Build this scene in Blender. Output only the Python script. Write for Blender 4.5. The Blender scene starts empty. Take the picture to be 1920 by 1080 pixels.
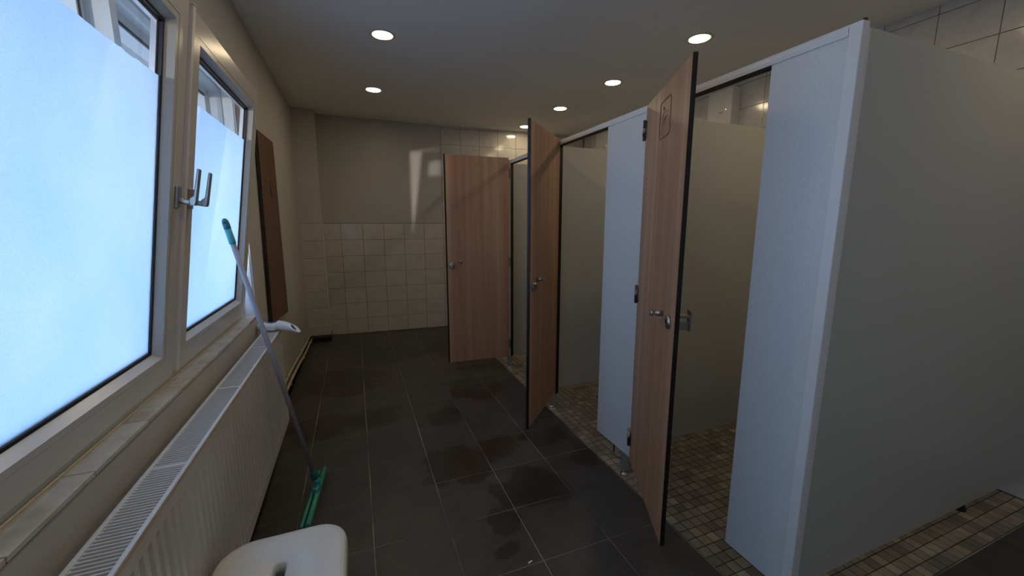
import bpy, bmesh, math, random
from mathutils import Matrix, Vector
random.seed(7)
SC = bpy.context.scene
COL = SC.collection

# ------------------------------------------------------------------ camera
cam_d = bpy.data.cameras.new('camera')
cam_d.sensor_fit = 'HORIZONTAL'; cam_d.sensor_width = 36.0
F = 747.0
cam_d.lens = 36.0 * F / 1920.0
cam_d.clip_start = 0.02
cam = bpy.data.objects.new('camera', cam_d); COL.objects.link(cam)
CAM = Vector((0, 0, 1.42))
vy = Vector((663 - 960, -(417 - 540), -F)).normalized()        # world +y seen in camera space
vz = Vector((1, 0, 0)).cross(vy).normalized()
vx = vy.cross(vz)
Rm = Matrix((vx, vy, vz))
cam.matrix_world = Matrix.Translation(CAM) @ Rm.to_4x4()
SC.camera = cam

def project(p):
    v = Rm.transposed() @ (Vector(p) - CAM)
    if v.z > -0.02: return None
    return (960 + F * v.x / -v.z, 540 - F * v.y / -v.z)

# ------------------------------------------------------------------ world, light, exposure
SC.view_settings.view_transform = 'Standard'
SC.view_settings.look = 'None'
SC.view_settings.gamma = 1.0
SC.view_settings.use_curve_mapping = False
SC.view_settings.exposure = 0.2
W = bpy.data.worlds.new('sky'); SC.world = W; W.use_nodes = True
bg = W.node_tree.nodes['Background']
bg.inputs[0].default_value = (0.33, 0.56, 1.0, 1)
bg.inputs[1].default_value = 3.7
SC.cycles.max_bounces = 10
SC.cycles.diffuse_bounces = 6
SC.cycles.transmission_bounces = 8
SC.cycles.transparent_max_bounces = 12
SC.cycles.caustics_refractive = True
SC.cycles.sample_clamp_indirect = 8.0
LAMP_STRENGTH = 50.0
LAMP_COLOR = (1.0, 0.79, 0.50, 1)

sun = bpy.data.lights.new('sun', 'SUN'); sun.energy = 3.5; sun.color = (1.0, 0.93, 0.82); sun.angle = math.radians(0.6)
suno = bpy.data.objects.new('sun', sun); COL.objects.link(suno)
suno.rotation_euler = Vector((-0.62, 0.12, -0.77)).to_track_quat('-Z', 'Y').to_euler()    # comes over the roof from the far side

# low sun thrown back by a neighbouring pane: beam through the gap of the far sash
beam_dir = Vector((1.33, 2.66, 0.14)).normalized()
sp = bpy.data.lights.new('sun_glint', 'SPOT'); sp.energy = 4500; sp.color = (1.0, 0.9, 0.8)
sp.spot_size = math.radians(5.2); sp.spot_blend = 0.15; sp.shadow_soft_size = 0.16
spo = bpy.data.objects.new('sun_glint', sp); COL.objects.link(spo)
spo.location = Vector((-0.55, 2.72, 1.78)) - beam_dir * 16.0
spo.rotation_euler = beam_dir.to_track_quat('-Z', 'Y').to_euler()

# ------------------------------------------------------------------ materials
def new_mat(name):
    m = bpy.data.materials.new(name); m.use_nodes = True
    nt = m.node_tree
    return m, nt, nt.nodes, nt.links, nt.nodes['Principled BSDF']

def coords(N, L, scale=(1, 1, 1), kind='Object'):
    tc = N.new('ShaderNodeTexCoord'); mp = N.new('ShaderNodeMapping')
    mp.inputs['Scale'].default_value = scale
    if kind == 'World':
        g = N.new('ShaderNodeNewGeometry'); L.new(g.outputs['Position'], mp.inputs[0])
    else:
        L.new(tc.outputs[kind], mp.inputs[0])
    return mp.outputs[0]

def noise(N, L, vec, scale, detail=4, rough=0.55):
    n = N.new('ShaderNodeTexNoise'); n.inputs['Scale'].default_value = scale
    n.inputs['Detail'].default_value = detail; n.inputs['Roughness'].default_value = rough
    L.new(vec, n.inputs['Vector']); return n.outputs['Fac']

def ramp(N, L, fac, stops):
    r = N.new('ShaderNodeValToRGB'); els = r.color_ramp.elements
    while len(els) < len(stops): els.new(0.5)
    for e, (p, c) in zip(els, stops):
        e.position = p; e.color = (c[0], c[1], c[2], 1)
    L.new(fac, r.inputs[0]); return r.outputs[0]

def bump(N, L, B, fac, strength, dist=0.001):
    b = N.new('ShaderNodeBump'); b.inputs['Strength'].default_value = strength
    b.inputs['Distance'].default_value = dist
    L.new(fac, b.inputs['Height']); L.new(b.outputs[0], B.inputs['Normal'])

def plain(name, col, rough=0.5, metal=0.0, var=0.06, nscale=9.0, bmp=0.0, bscale=200.0, spec=0.5, kind='World'):
    m, nt, N, L, B = new_mat(name)
    v = coords(N, L, kind=kind)
    n = noise(N, L, v, nscale)
    lo = tuple(c * (1 - var) for c in col); hi = tuple(min(1, c * (1 + var)) for c in col)
    L.new(ramp(N, L, n, [(0.3, lo), (0.7, hi)]), B.inputs['Base Color'])
    B.inputs['Roughness'].default_value = rough; B.inputs['Metallic'].default_value = metal
    B.inputs['Specular IOR Level'].default_value = spec
    if bmp:
        bump(N, L, B, noise(N, L, v, bscale, 3), bmp)
    return m

M = {}
M['plaster'] = plain('wall_plaster', (0.52, 0.51, 0.475), 0.75, bmp=0.35, bscale=140, var=0.04, nscale=2.0)
M['back_plaster'] = plain('back_wall_satin_paint', (0.47, 0.46, 0.44), 0.42, bmp=0.1, bscale=90, var=0.04, nscale=1.5)
M['ceiling'] = plain('ceiling_paint', (0.88, 0.87, 0.84), 0.85, bmp=0.2, bscale=110, var=0.03, nscale=1.2)
M['grout'] = plain('grey_grout', (0.27, 0.25, 0.22), 0.9, var=0.8, nscale=2.2)
M['wall_grout'] = plain('wall_tile_grout', (0.16, 0.145, 0.12), 0.9, var=0.25, nscale=4)
M['dark_grout'] = plain('mosaic_grout', (0.045, 0.036, 0.026), 0.9, var=0.35, nscale=6)
M['pvc'] = plain('white_window_plastic', (0.62, 0.63, 0.625), 0.22, var=0.02, nscale=4)
M['pvc_strip'] = plain('astragal_plastic', (0.80, 0.77, 0.80), 0.3, var=0.02)
M['rubber'] = plain('black_rubber_gasket', (0.008, 0.009, 0.018), 0.5, var=0.1)
M['core'] = plain('black_laminate_core', (0.010, 0.009, 0.009), 0.42, var=0.3, nscale=60)
M['steel'] = plain('brushed_steel', (0.46, 0.45, 0.44), 0.28, metal=1.0, var=0.08, nscale=120)
M['steel_dark'] = plain('hinge_steel', (0.27, 0.26, 0.26), 0.32, metal=1.0, var=0.1, nscale=120)
M['handle'] = plain('satin_nickel', (0.50, 0.49, 0.46), 0.3, metal=1.0, var=0.05)
M['alu'] = plain('white_coated_aluminium', (0.78, 0.78, 0.77), 0.35, var=0.02)
M['leg_alu'] = plain('anodised_leg', (0.55, 0.56, 0.58), 0.38, metal=0.75, var=0.04, nscale=80)
M['radiator'] = plain('radiator_enamel', (0.66, 0.65, 0.63), 0.3, var=0.03, nscale=3)
M['radiator_seam'] = plain('yellowed_radiator_lip', (0.55, 0.48, 0.36), 0.45, var=0.15, nscale=14)
M['pipe'] = plain('painted_pipe', (0.56, 0.50, 0.38), 0.4, var=0.08, nscale=20)
M['plastic_white'] = plain('white_plastic', (0.72, 0.72, 0.68), 0.32, var=0.02)
M['bottle_white'] = plain('bottle_plastic', (0.80, 0.81, 0.82), 0.28, var=0.02)
M['blue'] = plain('blue_label', (0.03, 0.08, 0.42), 0.35, var=0.3, nscale=70)
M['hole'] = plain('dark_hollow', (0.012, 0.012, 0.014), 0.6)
M['teal_dark'] = plain('petrol_plastic', (0.010, 0.15, 0.19), 0.35, var=0.05)
M['teal'] = plain('turquoise_plastic', (0.05, 0.38, 0.40), 0.35, var=0.05)
M['green'] = plain('sea_green_plastic', (0.055, 0.36, 0.27), 0.38, var=0.06)
M['green_rubber'] = plain('green_foam_lip', (0.09, 0.36, 0.24), 0.7, var=0.08)
M['pole'] = plain('grey_coated_pole', (0.32, 0.32, 0.37), 0.38, var=0.05, nscale=12)
M['engrave'] = plain('engraved_line', (0.10, 0.065, 0.045), 0.6)
M['skirting'] = plain('black_skirting', (0.012, 0.011, 0.010), 0.35)
M['silicone'] = plain('yellowed_sealant', (0.66, 0.60, 0.46), 0.5, var=0.12, nscale=25)
M['facade'] = plain('weathered_white_render', (0.62, 0.61, 0.58), 0.9, var=0.15, nscale=3)
M['facade_frame'] = plain('outdoor_white_paint', (0.66, 0.67, 0.68), 0.5, var=0.08, nscale=5)
M['ground'] = plain('outdoor_ground', (0.42, 0.41, 0.39), 0.9, var=0.2)
M['paper'] = plain('paper_scrap', (0.8, 0.8, 0.78), 0.7)
M['housing'] = plain('white_unit_housing', (0.66, 0.65, 0.62), 0.25, var=0.02)
M['trim_ring'] = plain('lamp_trim', (0.62, 0.58, 0.50), 0.4)
M['jamb'] = plain('window_reveal_paint', (0.70, 0.70, 0.68), 0.6, var=0.04)

def tile_mat(name, base, vein, rough, gl_var=0.1):
    m, nt, N, L, B = new_mat(name)
    v = coords(N, L, kind='World')
    oi = N.new('ShaderNodeObjectInfo')
    add = N.new('ShaderNodeVectorMath'); add.operation = 'MULTIPLY_ADD'
    comb = N.new('ShaderNodeCombineXYZ')
    for k in range(3): L.new(oi.outputs['Random'], comb.inputs[k])
    L.new(comb.outputs[0], add.inputs[0]); add.inputs[1].default_value = (9, 17, 5); L.new(v, add.inputs[2])
    n1 = noise(N, L, add.outputs[0], 11, 8, 0.65)
    c = ramp(N, L, n1, [(0.35, vein), (0.55, base)])
    hsv = N.new('ShaderNodeHueSaturation'); L.new(c, hsv.inputs['Color'])
    mr = N.new('ShaderNodeMapRange'); L.new(oi.outputs['Random'], mr.inputs[0])
    mr.inputs[3].default_value = 1 - gl_var; mr.inputs[4].default_value = 1 + gl_var * 0.6
    L.new(mr.outputs[0], hsv.inputs['Value'])
    L.new(hsv.outputs[0], B.inputs['Base Color'])
    B.inputs['Roughness'].default_value = rough
    return m
M['wall_tile'] = tile_mat('cream_wall_tile', (0.60, 0.585, 0.55), (0.54, 0.52, 0.475), 0.12, 0.05)
M['sill_tile'] = tile_mat('cream_sill_tile', (0.60, 0.57, 0.49), (0.47, 0.42, 0.31), 0.2, 0.05)

def floor_mat():
    m, nt, N, L, B = new_mat('anthracite_floor_tile')
    v = coords(N, L, kind='World')
    oi = N.new('ShaderNodeObjectInfo')
    comb = N.new('ShaderNodeCombineXYZ')
    for k in range(3): L.new(oi.outputs['Random'], comb.inputs[k])
    ma = N.new('ShaderNodeVectorMath'); ma.operation = 'MULTIPLY_ADD'
    L.new(comb.outputs[0], ma.inputs[0]); ma.inputs[1].default_value = (31, 13, 7); L.new(v, ma.inputs[2])
    n1 = noise(N, L, ma.outputs[0], 7, 9, 0.68)
    base = ramp(N, L, n1, [(0.3, (0.044, 0.039, 0.035)), (0.5, (0.060, 0.055, 0.051)), (0.72, (0.080, 0.074, 0.069))])
    # dried stains and still-damp patches, each at its own spot on the floor
    nw = N.new('ShaderNodeTexNoise'); nw.inputs['Scale'].default_value = 6.5; nw.inputs['Detail'].default_value = 5
    L.new(v, nw.inputs['Vector'])
    off = N.new('ShaderNodeVectorMath'); off.operation = 'MULTIPLY_ADD'
    L.new(nw.outputs['Color'], off.inputs[0]); off.inputs[1].default_value = (0.26, 0.26, 0.0); L.new(v, off.inputs[2])
    acc = None
    for x, y, r in [(0.85, 1.80, .17), (0.66, 1.78, .10), (0.60, 1.60, .09), (0.56, 1.43, .055), (0.50, 2.15, .19), (0.78, 2.24, .13),
                    (0.60, 2.02, .07), (1.10, 2.26, .15), (1.27, 1.95, .10), (0.91, 3.2, .26), (0.33, 2.02, .06), (1.22, 2.5, .12),
                    (1.15, 3.75, .30), (-.16, 3.73, .34), (0.25, 4.4, .35), (0.05, 2.95, .18), (0.9, 4.4, .28), (0.55, 2.75, .14), (-0.3, 2.9, .2), (-.1, 4.9, .22)]:
        d = N.new('ShaderNodeVectorMath'); d.operation = 'DISTANCE'
        L.new(off.outputs[0], d.inputs[0]); d.inputs[1].default_value = (x + 0.13, y + 0.13, 0)
        q = N.new('ShaderNodeMath'); q.operation = 'SUBTRACT'; q.inputs[0].default_value = r
        L.new(d.outputs['Value'], q.inputs[1])
        if acc is None: acc = q.outputs[0]
        else:
            mx = N.new('ShaderNodeMath'); mx.operation = 'MAXIMUM'
            L.new(acc, mx.inputs[0]); L.new(q.outputs[0], mx.inputs[1]); acc = mx.outputs[0]
    mk = N.new('ShaderNodeMapRange'); L.new(acc, mk.inputs[0])
    mk.inputs[1].default_value = 0.0; mk.inputs[2].default_value = 0.005
    mix = N.new('ShaderNodeMix'); mix.data_type = 'RGBA'; mix.blend_type = 'MULTIPLY'
    mk2 = N.new('ShaderNodeMath'); mk2.operation = 'MULTIPLY'; mk2.inputs[1].default_value = 0.9
    L.new(mk.outputs[0], mk2.inputs[0])
    L.new(mk2.outputs[0], mix.inputs[0]); L.new(base, mix.inputs[6]); mix.inputs[7].default_value = (0.50, 0.43, 0.37, 1)
    L.new(mix.outputs[2], B.inputs['Base Color'])
    rr = N.new('ShaderNodeMapRange'); L.new(mk.outputs[0], rr.inputs[0])
    rr.inputs[3].default_value = 0.42; rr.inputs[4].default_value = 0.33
    L.new(rr.outputs[0], B.inputs['Roughness'])
    bump(N, L, B, n1, 0.25, 0.002)
    return m
M['floor_tile'] = floor_mat()

def wood_mat(name, dark, mid, light, ang=0):
    m, nt, N, L, B = new_mat(name)
    v = coords(N, L, (1, 1, 0.018), 'Object')
    n1 = noise(N, L, v, 15, 5, 0.6)
    v2 = coords(N, L, (1, 1, 0.03), 'Object')
    n2 = noise(N, L, v2, 140, 3, 0.6)
    mx = N.new('ShaderNodeMath'); mx.operation = 'MULTIPLY_ADD'; mx.inputs[1].default_value = 0.25
    L.new(n2, mx.inputs[0])
    mm = N.new('ShaderNodeMath'); mm.operation = 'MULTIPLY'; mm.inputs[1].default_value = 0.75; L.new(n1, mm.inputs[0])
    L.new(mm.outputs[0], mx.inputs[2])
    L.new(ramp(N, L, mx.outputs[0], [(0.32, dark), (0.5, mid), (0.68, light)]), B.inputs['Base Color'])
    B.inputs['Roughness'].default_value = 0.42
    return m
M['wood'] = wood_mat('beech_laminate', (0.33, 0.170, 0.100), (0.44, 0.25, 0.150), (0.57, 0.36, 0.23))
M['brown_wood'] = wood_mat('dark_brown_board', (0.10, 0.036, 0.014), (0.125, 0.045, 0.018), (0.16, 0.06, 0.026))

def laminate():
    m, nt, N, L, B = new_mat('pale_speckled_laminate')
    v = coords(N, L, kind='World')
    n = noise(N, L, v, 260, 3)
    L.new(ramp(N, L, n, [(0.3, (0.62, 0.65, 0.65)), (0.6, (0.72, 0.745, 0.745))]), B.inputs['Base Color'])
    B.inputs['Roughness'].default_value = 0.38
    bump(N, L, B, n, 0.12, 0.0006)
    return m
M['laminate'] = laminate()
M['laminate_grey'] = plain('pale_grey_divider_laminate', (0.52, 0.52, 0.46), 0.42, var=0.02, nscale=120)

MOS = []
for k, c in enumerate([(0.30, 0.27, 0.21), (0.24, 0.215, 0.17), (0.36, 0.32, 0.25), (0.19, 0.165, 0.13), (0.27, 0.245, 0.20), (0.43, 0.385, 0.29)]):
    MOS.append(plain('mosaic_stone_%s' % 'abcdef'[k], c, 0.3, var=0.12, nscale=35))

def glass_clear():
    m, nt, N, L, B = new_mat('clear_glass')
    N.remove(B)
    tr = N.new('ShaderNodeBsdfTransparent'); tr.inputs[0].default_value = (0.975, 0.985, 0.985, 1)
    gl = N.new('ShaderNodeBsdfGlossy'); gl.inputs['Roughness'].default_value = 0.02
    fr = N.new('ShaderNodeFresnel'); fr.inputs[0].default_value = 1.45
    mx = N.new('ShaderNodeMixShader'); g = N.new('ShaderNodeNewGeometry'); ml = N.new('ShaderNodeMath'); ml.operation = 'MULTIPLY'
    iv = N.new('ShaderNodeMath'); iv.operation = 'SUBTRACT'; iv.inputs[0].default_value = 1.0; L.new(g.outputs['Backfacing'], iv.inputs[1])
    L.new(fr.outputs[0], ml.inputs[0]); L.new(iv.outputs[0], ml.inputs[1])      # reflect at the outer faces only
    L.new(ml.outputs[0], mx.inputs[0]); L.new(tr.outputs[0], mx.inputs[1]); L.new(gl.outputs[0], mx.inputs[2])
    L.new(mx.outputs[0], N['Material Output'].inputs[0])
    return m
M['glass'] = glass_clear()

def frosted():
    m, nt, N, L, B = new_mat('frosted_privacy_film')
    N.remove(B)
    v = coords(N, L, kind='Object')
    n = noise(N, L, v, 3.5, 5, 0.6)
    col = ramp(N, L, n, [(0.3, (0.86, 0.93, 0.96)), (0.7, (0.97, 0.98, 0.98))])
    gr = noise(N, L, v, 420, 2, 0.5)
    gm = N.new('ShaderNodeMapRange'); L.new(gr, gm.inputs[0]); gm.inputs[1].default_value = .3; gm.inputs[2].default_value = .7; gm.inputs[3].default_value = .86; gm.inputs[4].default_value = 1.0
    hv = N.new('ShaderNodeHueSaturation'); L.new(col, hv.inputs['Color']); L.new(gm.outputs[0], hv.inputs['Value']); col = hv.outputs[0]
    tl = N.new('ShaderNodeBsdfTranslucent'); L.new(col, tl.inputs[0])
    rf = N.new('ShaderNodeBsdfRefraction'); L.new(col, rf.inputs[0])
    rf.inputs['Roughness'].default_value = 0.85; rf.inputs['IOR'].default_value = 1.35
    rf.distribution = 'GGX'
    df = N.new('ShaderNodeBsdfDiffuse'); df.inputs[0].default_value = (0.8, 0.8, 0.8, 1)
    m1 = N.new('ShaderNodeMixShader'); m1.inputs[0].default_value = 0.18
    L.new(tl.outputs[0], m1.inputs[1]); L.new(rf.outputs[0], m1.inputs[2])
    m2 = N.new('ShaderNodeMixShader'); m2.inputs[0].default_value = 0.12
    L.new(m1.outputs[0], m2.inputs[1]); L.new(df.outputs[0], m2.inputs[2])
    L.new(m2.outputs[0], N['Material Output'].inputs[0])
    return m
M['frost'] = frosted()

def lamp_mat():
    m, nt, N, L, B = new_mat('lit_led_diffuser')
    B.inputs['Base Color'].default_value = (1, 0.9, 0.7, 1)
    B.inputs['Emission Color'].default_value = LAMP_COLOR
    B.inputs['Emission Strength'].default_value = LAMP_STRENGTH
    return m
M['lamp'] = lamp_mat()
def led_mat():
    m, nt, N, L, B = new_mat('status_light')
    B.inputs['Emission Color'].default_value = (1, 0.9, 0.7, 1); B.inputs['Emission Strength'].default_value = 1.2
    return m
M['led'] = led_mat()

# ------------------------------------------------------------------ mesh helpers
def box(bm, x0, x1, y0, y1, z0, z1, mi=0, side=None):
    """side = dict axis->(mat_lo, mat_hi)"""
    v = [bm.verts.new((x, y, z)) for x in (x0, x1) for y in (y0, y1) for z in (z0, z1)]
    fs = [((0, 1, 3, 2), 'x0'), ((4, 6, 7, 5), 'x1'), ((0, 4, 5, 1), 'y0'), ((2, 3, 7, 6), 'y1'), ((0, 2, 6, 4), 'z0'), ((1, 5, 7, 3), 'z1')]
    for idx, nm in fs:
        f = bm.faces.new([v[i] for i in idx]); f.material_index = (side or {}).get(nm, mi)

def prism(bm, pts, axis, a0, a1, mi=0, mi_side=None):
    """pts 2D polygon in the two other axes (in order), extruded along axis"""
    def P(p, a):
        if axis == 0: return (a, p[0], p[1])
        if axis == 1: return (p[0], a, p[1])
        return (p[0], p[1], a)
    A = [bm.verts.new(P(p, a0)) for p in pts]; Bv = [bm.verts.new(P(p, a1)) for p in pts]
    n = len(pts)
    f = bm.faces.new(A); f.material_index = mi
    f = bm.faces.new(Bv[::-1]); f.material_index = mi
    for i in range(n):
        f = bm.faces.new([A[i], Bv[i], Bv[(i + 1) % n], A[(i + 1) % n]]); f.material_index = mi if mi_side is None else mi_side

def frame_of(d):
    d = Vector(d).normalized()
    a = Vector((0, 0, 1)) if abs(d.z) < 0.9 else Vector((1, 0, 0))
    u = d.cross(a).normalized(); return u, u.cross(d).normalized(), d

def lathe(bm, origin, axis, prof, n=24, mi=0, sx=1.0, sy=1.0):
    """prof list of (t along axis, radius)"""
    u, w, d = frame_of(axis); o = Vector(origin); rings = []
    for t, r in prof:
        if r <= 1e-6: rings.append([bm.verts.new(o + d * t)]); continue
        rings.append([bm.verts.new(o + d * t + u * (r * sx * math.cos(2 * math.pi * k / n)) + w * (r * sy * math.sin(2 * math.pi * k / n))) for k in range(n)])
    for a, b in zip(rings, rings[1:]):
        for k in range(n):
            k2 = (k + 1) % n
            if len(a) == 1 and len(b) == 1: continue
            if len(a) == 1: f = bm.faces.new([a[0], b[k], b[k2]])
            elif len(b) == 1: f = bm.faces.new([a[k], a[k2], b[0]])
            else: f = bm.faces.new([a[k], a[k2], b[k2], b[k]])
            f.material_index = mi; f.smooth = True

def rod(bm, p0, p1, r, n=16, mi=0, r1=None):
    p0 = Vector(p0); p1 = Vector(p1); l = (p1 - p0).length
    lathe(bm, p0, p1 - p0, [(0, 0), (0, r), (l, r if r1 is None else r1), (l, 0)], n, mi)

def tube(bm, pts, r, n=12, mi=0, sx=1.0):
    pts = [Vector(p) for p in pts]; rings = []
    for i, p in enumerate(pts):
        d = (pts[min(i + 1, len(pts) - 1)] - pts[max(i - 1, 0)])
        u, w, _ = frame_of(d)
        rings.append([bm.verts.new(p + u * (r * sx * math.cos(2 * math.pi * k / n)) + w * (r * math.sin(2 * math.pi * k / n))) for k in range(n)])
    for a, b in zip(rings, rings[1:]):
        for k in range(n):
            f = bm.faces.new([a[k], a[(k + 1) % n], b[(k + 1) % n], b[k]]); f.smooth = True; f.material_index = mi
    for rg in (rings[0], rings[-1]):
        f = bm.faces.new(rg); f.material_index = mi

def rect_ring(bm, y0, y1, z0, z1, prof, mi=0, closed=True):
    """loft of rectangles in the YZ plane; prof = (inset, depth x)"""
    loops = []
    for i, x in prof:
        loops.append([bm.verts.new((x, y, z)) for y, z in ((y0 + i, z0 + i), (y1 - i, z0 + i), (y1 - i, z1 - i), (y0 + i, z1 - i))])
    n = len(loops)
    for a in range(n if closed else n - 1):
        A = loops[a]; Bv = loops[(a + 1) % n]
        for k in range(4):
            f = bm.faces.new([A[k], A[(k + 1) % 4], Bv[(k + 1) % 4], Bv[k]]); f.material_index = mi

MW = {}
def world_of(o):
    return MW.get(o.name, Matrix.Identity(4)) if o else Matrix.Identity(4)

def link(o, parent=None, mw=None):
    COL.objects.link(o)
    if parent: o.parent = parent
    MW[o.name] = mw if mw is not None else (world_of(parent) @ o.matrix_basis)
    return o

def obj(name, bm, mats, parent=None, local=False, bevel=0, seg=2, smooth=False, loc=None):
    """bm in world coordinates unless local; becomes ONE mesh object"""
    bmesh.ops.recalc_face_normals(bm, faces=bm.faces)
    me = bpy.data.meshes.new(name); bm.to_mesh(me); bm.free()
    if not isinstance(mats, (list, tuple)): mats = [mats]
    for m in mats: me.materials.append(m)
    if parent and not local: me.transform(world_of(parent).inverted())
    if smooth:
        for p in me.polygons: p.use_smooth = True
    o = bpy.data.objects.new(name, me)
    if loc is not None:
        o.location = loc; 
        if not local: me.transform(Matrix.Translation(-Vector(loc)))
    link(o, parent)
    if bevel:
        b = o.modifiers.new('bevel', 'BEVEL'); b.width = bevel; b.segments = seg; b.limit_method = 'ANGLE'; b.angle_limit = math.radians(40)
        b.harden_normals = False
    return o

def thing(name, label, cat, loc=(0, 0, 0), rotz=0, group=None):
    o = bpy.data.objects.new(name, None); o.location = loc; o.rotation_euler = (0, 0, rotz)
    o['label'] = label; o['category'] = cat
    if group: o['group'] = group
    o.empty_display_size = 0.05
    mw = Matrix.Translation(Vector(loc)) @ Matrix.Rotation(rotz, 4, 'Z')
    return link(o, None, mw)

def tag(o, label, cat, group=None):
    o['label'] = label; o['category'] = cat
    if group: o['group'] = group
    return o

def structure(o, label=None, cat=None):
    o['kind'] = 'structure'
    if label: o['label'] = label
    if cat: o['category'] = cat
    return o

def new(): return bmesh.new()

def inst(name, me, parent, loc, rot=(0, 0, 0)):
    o = bpy.data.objects.new(name, me); o.location = loc; o.rotation_euler = rot
    COL.objects.link(o)
    if parent: o.parent = parent
    return o

def mesh_of(name, bm, mats):
    bmesh.ops.recalc_face_normals(bm, faces=bm.faces)
    me = bpy.data.meshes.new(name); bm.to_mesh(me); bm.free()
    for m in (mats if isinstance(mats, (list, tuple)) else [mats]): me.materials.append(m)
    return me

def tile_mesh(name, w, d, t, axis, mats, ch=0.0012):
    """thin tile with a chamfered rim; lies in the plane normal to axis, back at 0, face at t"""
    bm = new()
    def P(a, b, c):
        return {0: (c, a, b), 1: (a, c, b), 2: (a, b, c)}[axis]
    loops = []
    for i, h in ((0, 0), (0, t - abs(t) / t * ch), (ch, t)):
        loops.append([bm.verts.new(P(a, b, h)) for a, b in ((-w / 2 + i, -d / 2 + i), (w / 2 - i, -d / 2 + i), (w / 2 - i, d / 2 - i), (-w / 2 + i, d / 2 - i))])
    for A, Bv in zip(loops, loops[1:]):
        for k in range(4): bm.faces.new([A[k], A[(k + 1) % 4], Bv[(k + 1) % 4], Bv[k]])
    bm.faces.new(loops[-1]); bm.faces.new(loops[0][::-1])
    return mesh_of(name, bm, mats)

# ------------------------------------------------------------------ room shell
XL = -0.578           # left wall face
XR = 3.14             # right wall tile face
YN, YF = -2.6, 5.42
OP_Y0, OP_Y1, OP_Z0, OP_Z1 = 0.62, 2.75, 0.862, 2.142    # window opening

bm = new()
box(bm, -0.88, XL, YN - .2, -1.78, -0.1, 2.9)
box(bm, -0.88, XL, 0.36, OP_Y0, -0.1, 2.9)
box(bm, -0.88, XL, -1.78, 0.36, -0.1, .86)
box(bm, -0.88, XL, -1.78, 0.36, 2.17, 2.9)
box(bm, -0.88, XL, OP_Y1, YF + .3, -0.1, 2.9)
box(bm, -0.88, XL, OP_Y0, OP_Y1, -0.1, OP_Z0 - 0.008)
box(bm, -0.88, XL, OP_Y0, OP_Y1, OP_Z1, 2.9)
structure(obj('wall_left', bm, M['plaster']), 'cream plaster wall with the windows and the radiator', 'wall')

def yb(x):   # slightly skewed back wall
    return 5.41 - (x + .357) * 0.0648
bm = new()
prism(bm, [(-0.9, yb(-0.9) + .006), (3.4, yb(3.4) + .006), (3.4, 5.75), (-0.9, 5.75)], 2, -0.1, 2.9, 0)
wall_back = structure(obj('wall_back', bm, M['back_plaster']), 'off-white far wall, cream tiles below', 'wall')
bm = new()
prism(bm, [(-0.37, yb(-.37) + .0015), (3.2, yb(3.2) + .0015), (3.2, yb(3.2) + .02), (-0.37, yb(-.37) + .02)], 2, 0.0, 1.412, 0)
prism(bm, [(1.106, yb(1.106) + .0014), (3.2, yb(3.2) + .0014), (3.2, yb(3.2) + .02), (1.106, yb(1.106) + .02)], 2, 1.40, 2.70, 0)
obj('tile_bed', bm, M['wall_grout'], wall_back)
bm = new()
box(bm, XR + .004, XR + .3, YN - .2, 5.7, -0.1, 2.9)
wall_right = structure(obj('wall_right', bm, M['wall_grout']), 'cream tiled wall behind the cubicles', 'wall')
bm = new(); box(bm, -0.9, XR + .3, YN - .2, YN, -0.1, 2.9)
structure(obj('wall_near', bm, M['plaster']), 'plain plaster wall behind the viewer', 'wall')

bm = new()
cz = [(-0.9, 2.682), (XL, 2.675), (0.3, 2.657), (1.1, 2.642), (XR, 2.622), (XR + .3, 2.62)]
prism(bm, cz + [(XR + .3, 2.95), (-0.9, 2.95)], 1, YN - .2, 5.75)
def ceil_z(x):
    for (a, za), (b, zb) in zip(cz, cz[1:]):
        if a <= x <= b: return za + (zb - za) * (x - a) / (b - a)
    return 2.64
structure(obj('ceiling', bm, M['ceiling']), 'off-white painted ceiling with recessed lamps', 'ceiling')

# pilaster in the far left corner
bm = new(); box(bm, -0.60, -0.342, 5.206, 5.6, 0.06, 2.9)
pil = structure(obj('trim_1', bm, M['plaster']), 'boxed-in pilaster in the far left corner', 'pilaster')
bm = new(); box(bm, -0.595, -0.3405, 5.2035, 5.2065, 0.06, 1.412)
obj('tile_bed', bm, M['wall_grout'], pil)
bm = new(); box(bm, -0.600, -0.332, 5.13, 5.6, -0.002, 0.062)
structure(obj('baseboard_left', bm, M['skirting'], bevel=.003), 'black skirting block under the pilaster', 'skirting')
bm = new(); box(bm, XL, -0.578, 2.9, 5.2, -0.002, 0.06)
structure(obj('baseboard_left', bm, M['skirting'], bevel=.002), 'black skirting along the foot of the left wall', 'skirting')
bm = new(); box(bm, -0.3445, -0.334, 5.198, 5.206, 0.07, 1.414)
obj('corner_trim', bm, M['plastic_white'], pil, bevel=.0015)
bm = new(); box(bm, -0.585, -0.342, 5.196, 5.205, 0.188, 0.196)
obj('tile_ledge', bm, M['plastic_white'], pil)
def ptile(z0, z1):
    me = tile_mesh('wall_tile', 0.240 - .003, z1 - z0 - .003, -0.0035, 1, M['wall_tile'])
    inst('wall_tile', me, pil, (-0.4645, 5.2035, (z0 + z1) / 2))
zz = [1.41, 1.206, 1.003, .800, .602, .402, .196, 0.068]
for a, b in zip(zz, zz[1:]): ptile(b, a)

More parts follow.
